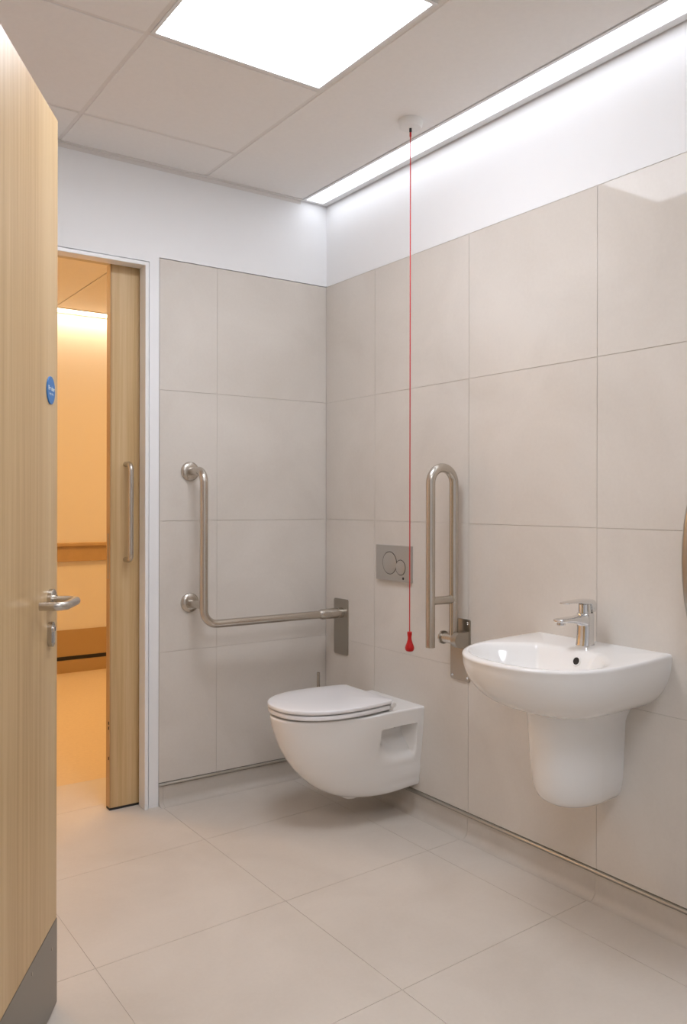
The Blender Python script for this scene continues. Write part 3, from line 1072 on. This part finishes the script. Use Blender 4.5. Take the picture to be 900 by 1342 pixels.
# ---------------------------------------------------------------- towel dispenser at the right edge
DY1, DY0 = -1.874, -2.15
dp = tag(empty('towel_dispenser', (0, (DY0 + DY1) / 2, 0.90)), 'curved brushed steel dispenser on the tiled wall past the washbasin', 'dispenser')
rings = []
def disp_sec(z, d):
    r = min(0.018, d * 0.4)
    pts = [(0.0, DY0), (-d + r, DY0)]
    for k in range(1, 7):
        a = math.pi / 2 * k / 6
        pts.append((-d + r - r * math.sin(a), DY0 + r - r * math.cos(a)))
    for k in range(0, 7):
        a = math.pi / 2 * k / 6
        pts.append((-d + r - r * math.cos(a), DY1 - r + r * math.sin(a)))
    pts.append((0.0, DY1))
    return [(x, y, z) for x, y in pts]
for z, d in ((.897, .060), (.899, .078), (.904, .088), (.914, .094), (.935, .101), (.97, .110), (1.02, .118), (1.07, .121), (1.12, .119), (1.17, .112), (1.21, .102), (1.232, .094)):
    rings.append(disp_sec(z, d))
bm = bmesh.new()
loft(bm, rings)
obj('cover', bm, M['steel_plate'], dp, angle=35)
bm = bmesh.new()
loft(bm, [disp_sec(z, d) for z, d in ((1.232, .095), (1.239, .0935), (1.2445, .088), (1.247, .078))])
obj('top_cap', bm, M['chrome'], dp, angle=60)

# ---------------------------------------------------------------- corridor behind the sliding door
CFY = 2.86
struct(based('floor_corridor', bx(-2.8, 1.3, 0.47, CFY + 0.1, -0.12, 0.0), M['vinyl'], (-0.7, 1.6, -0.12), smooth=False),
       'amber-lit vinyl floor of the corridor beyond the sliding door', 'floor')
bm = bx(-2.8, 1.3, CFY, CFY + 0.1, 0.0, 2.70)
struct(based('wall_corridor', bm, M['corridor_paint'], (-0.7, CFY, 0), smooth=False),
       'far corridor wall glowing amber behind the sliding door', 'wall')
bm = bmesh.new()
box(bm, 1.3, 1.4, 0.17, CFY, 0, 2.70)
box(bm, -2.9, -2.8, 0.17, CFY, 0, 2.70)
box(bm, -2.8, LEFT - 0.12, 0.17, 0.18, 0, 2.70)
struct(based('wall_corridor_ends', bm, M['corridor_paint'], (-0.7, 1.5, 0), smooth=False),
       'end walls closing the amber corridor', 'wall')
cc = struct(based('ceiling_corridor', bx(-2.8, 1.3, 0.17, CFY, 2.62, 2.70), M['ceiling'], (-0.7, 1.5, 2.62), smooth=False),
            'flat panelled corridor ceiling beyond the sliding door', 'ceiling')
for a, b in ((-2.8, -1.65), (-1.65, -0.45), (-0.45, 0.75), (0.75, 1.3)):
    obj('ceiling_panel', bx(a + 0.004, b - 0.004, 0.172, CFY - 0.150, 2.575, 2.60), M['ceiling'], cc, smooth=False)
obj('light_slot_edge', bx(-2.8, 1.3, CFY - 0.150, CFY - 0.136, 2.570, 2.62), M['light_frame'], cc, smooth=False)
t = tag(empty('corridor_strip_light', (-0.7, CFY - 0.08, 2.575)), 'warm white linear light along the top of the far corridor wall', 'ceiling light')
obj('diffuser', bx(-2.78, 1.28, CFY - 0.134, CFY - 0.012, 2.578, 2.583), M['corridor_light'], t, smooth=False)
obj('frame', bx(-2.78, 1.28, CFY - 0.012, CFY - 0.001, 2.570, 2.60), M['light_frame'], t, smooth=False)
for lx, lab in ((0.30, 'added unseen amber ceiling lamp in the corridor behind the door pocket'),
                (-1.95, 'added unseen amber ceiling lamp in the corridor beyond the swing door')):
    t = tag(empty('added_corridor_lamp', (lx, 1.45, 2.575)), lab, 'ceiling light')  # unseen lamps added to give the corridor its amber light
    bm = bmesh.new()
    lathe(bm, [(0.19, 0.0), (0.19, -0.030), (0.175, -0.034), (0.175, -0.026)], (lx, 1.45, 2.575), 'z', 40)
    obj('rim', bm, M['light_frame'], t)
    bm = bmesh.new()
    lathe(bm, [(0.174, -0.026), (0.172, -0.036), (0.12, -0.044), (0.01, -0.047)], (lx, 1.45, 2.575), 'z', 40)
    obj('diffuser', bm, M['added_amber_light'], t)
hr = tag(empty('handrail', (-0.7, CFY, 0.79)), 'amber-lit wooden handrail board on the corridor wall', 'handrail')
obj('rail_board', bx(-2.79, 1.29, CFY - 0.030, CFY, 0.797, 0.905, bevel=0.004), M['rail'], hr, smooth=False)
obj('rail_cap', bx(-2.79, 1.29, CFY - 0.052, CFY, 0.905, 0.932, bevel=0.006), M['rail'], hr, smooth=False)
cp = struct(empty('trim_5', (-0.7, CFY, 0.12)), 'brown protection panel low on the corridor wall under the handrail', 'wall panel')
obj('panel', bx(-2.79, 1.29, CFY - 0.012, CFY, 0.118, 0.306), M['crash'], cp, smooth=False)
obj('black_strip', bx(-2.79, 1.29, CFY - 0.016, CFY, 0.092, 0.118), M['dark'], cp, smooth=False)
struct(based('baseboard_corridor', bx(-2.79, 1.29, CFY - 0.014, CFY, 0.0, 0.091), M['crash'], (-0.7, CFY, 0), smooth=False),
       'brown skirting at the foot of the corridor wall', 'skirting')
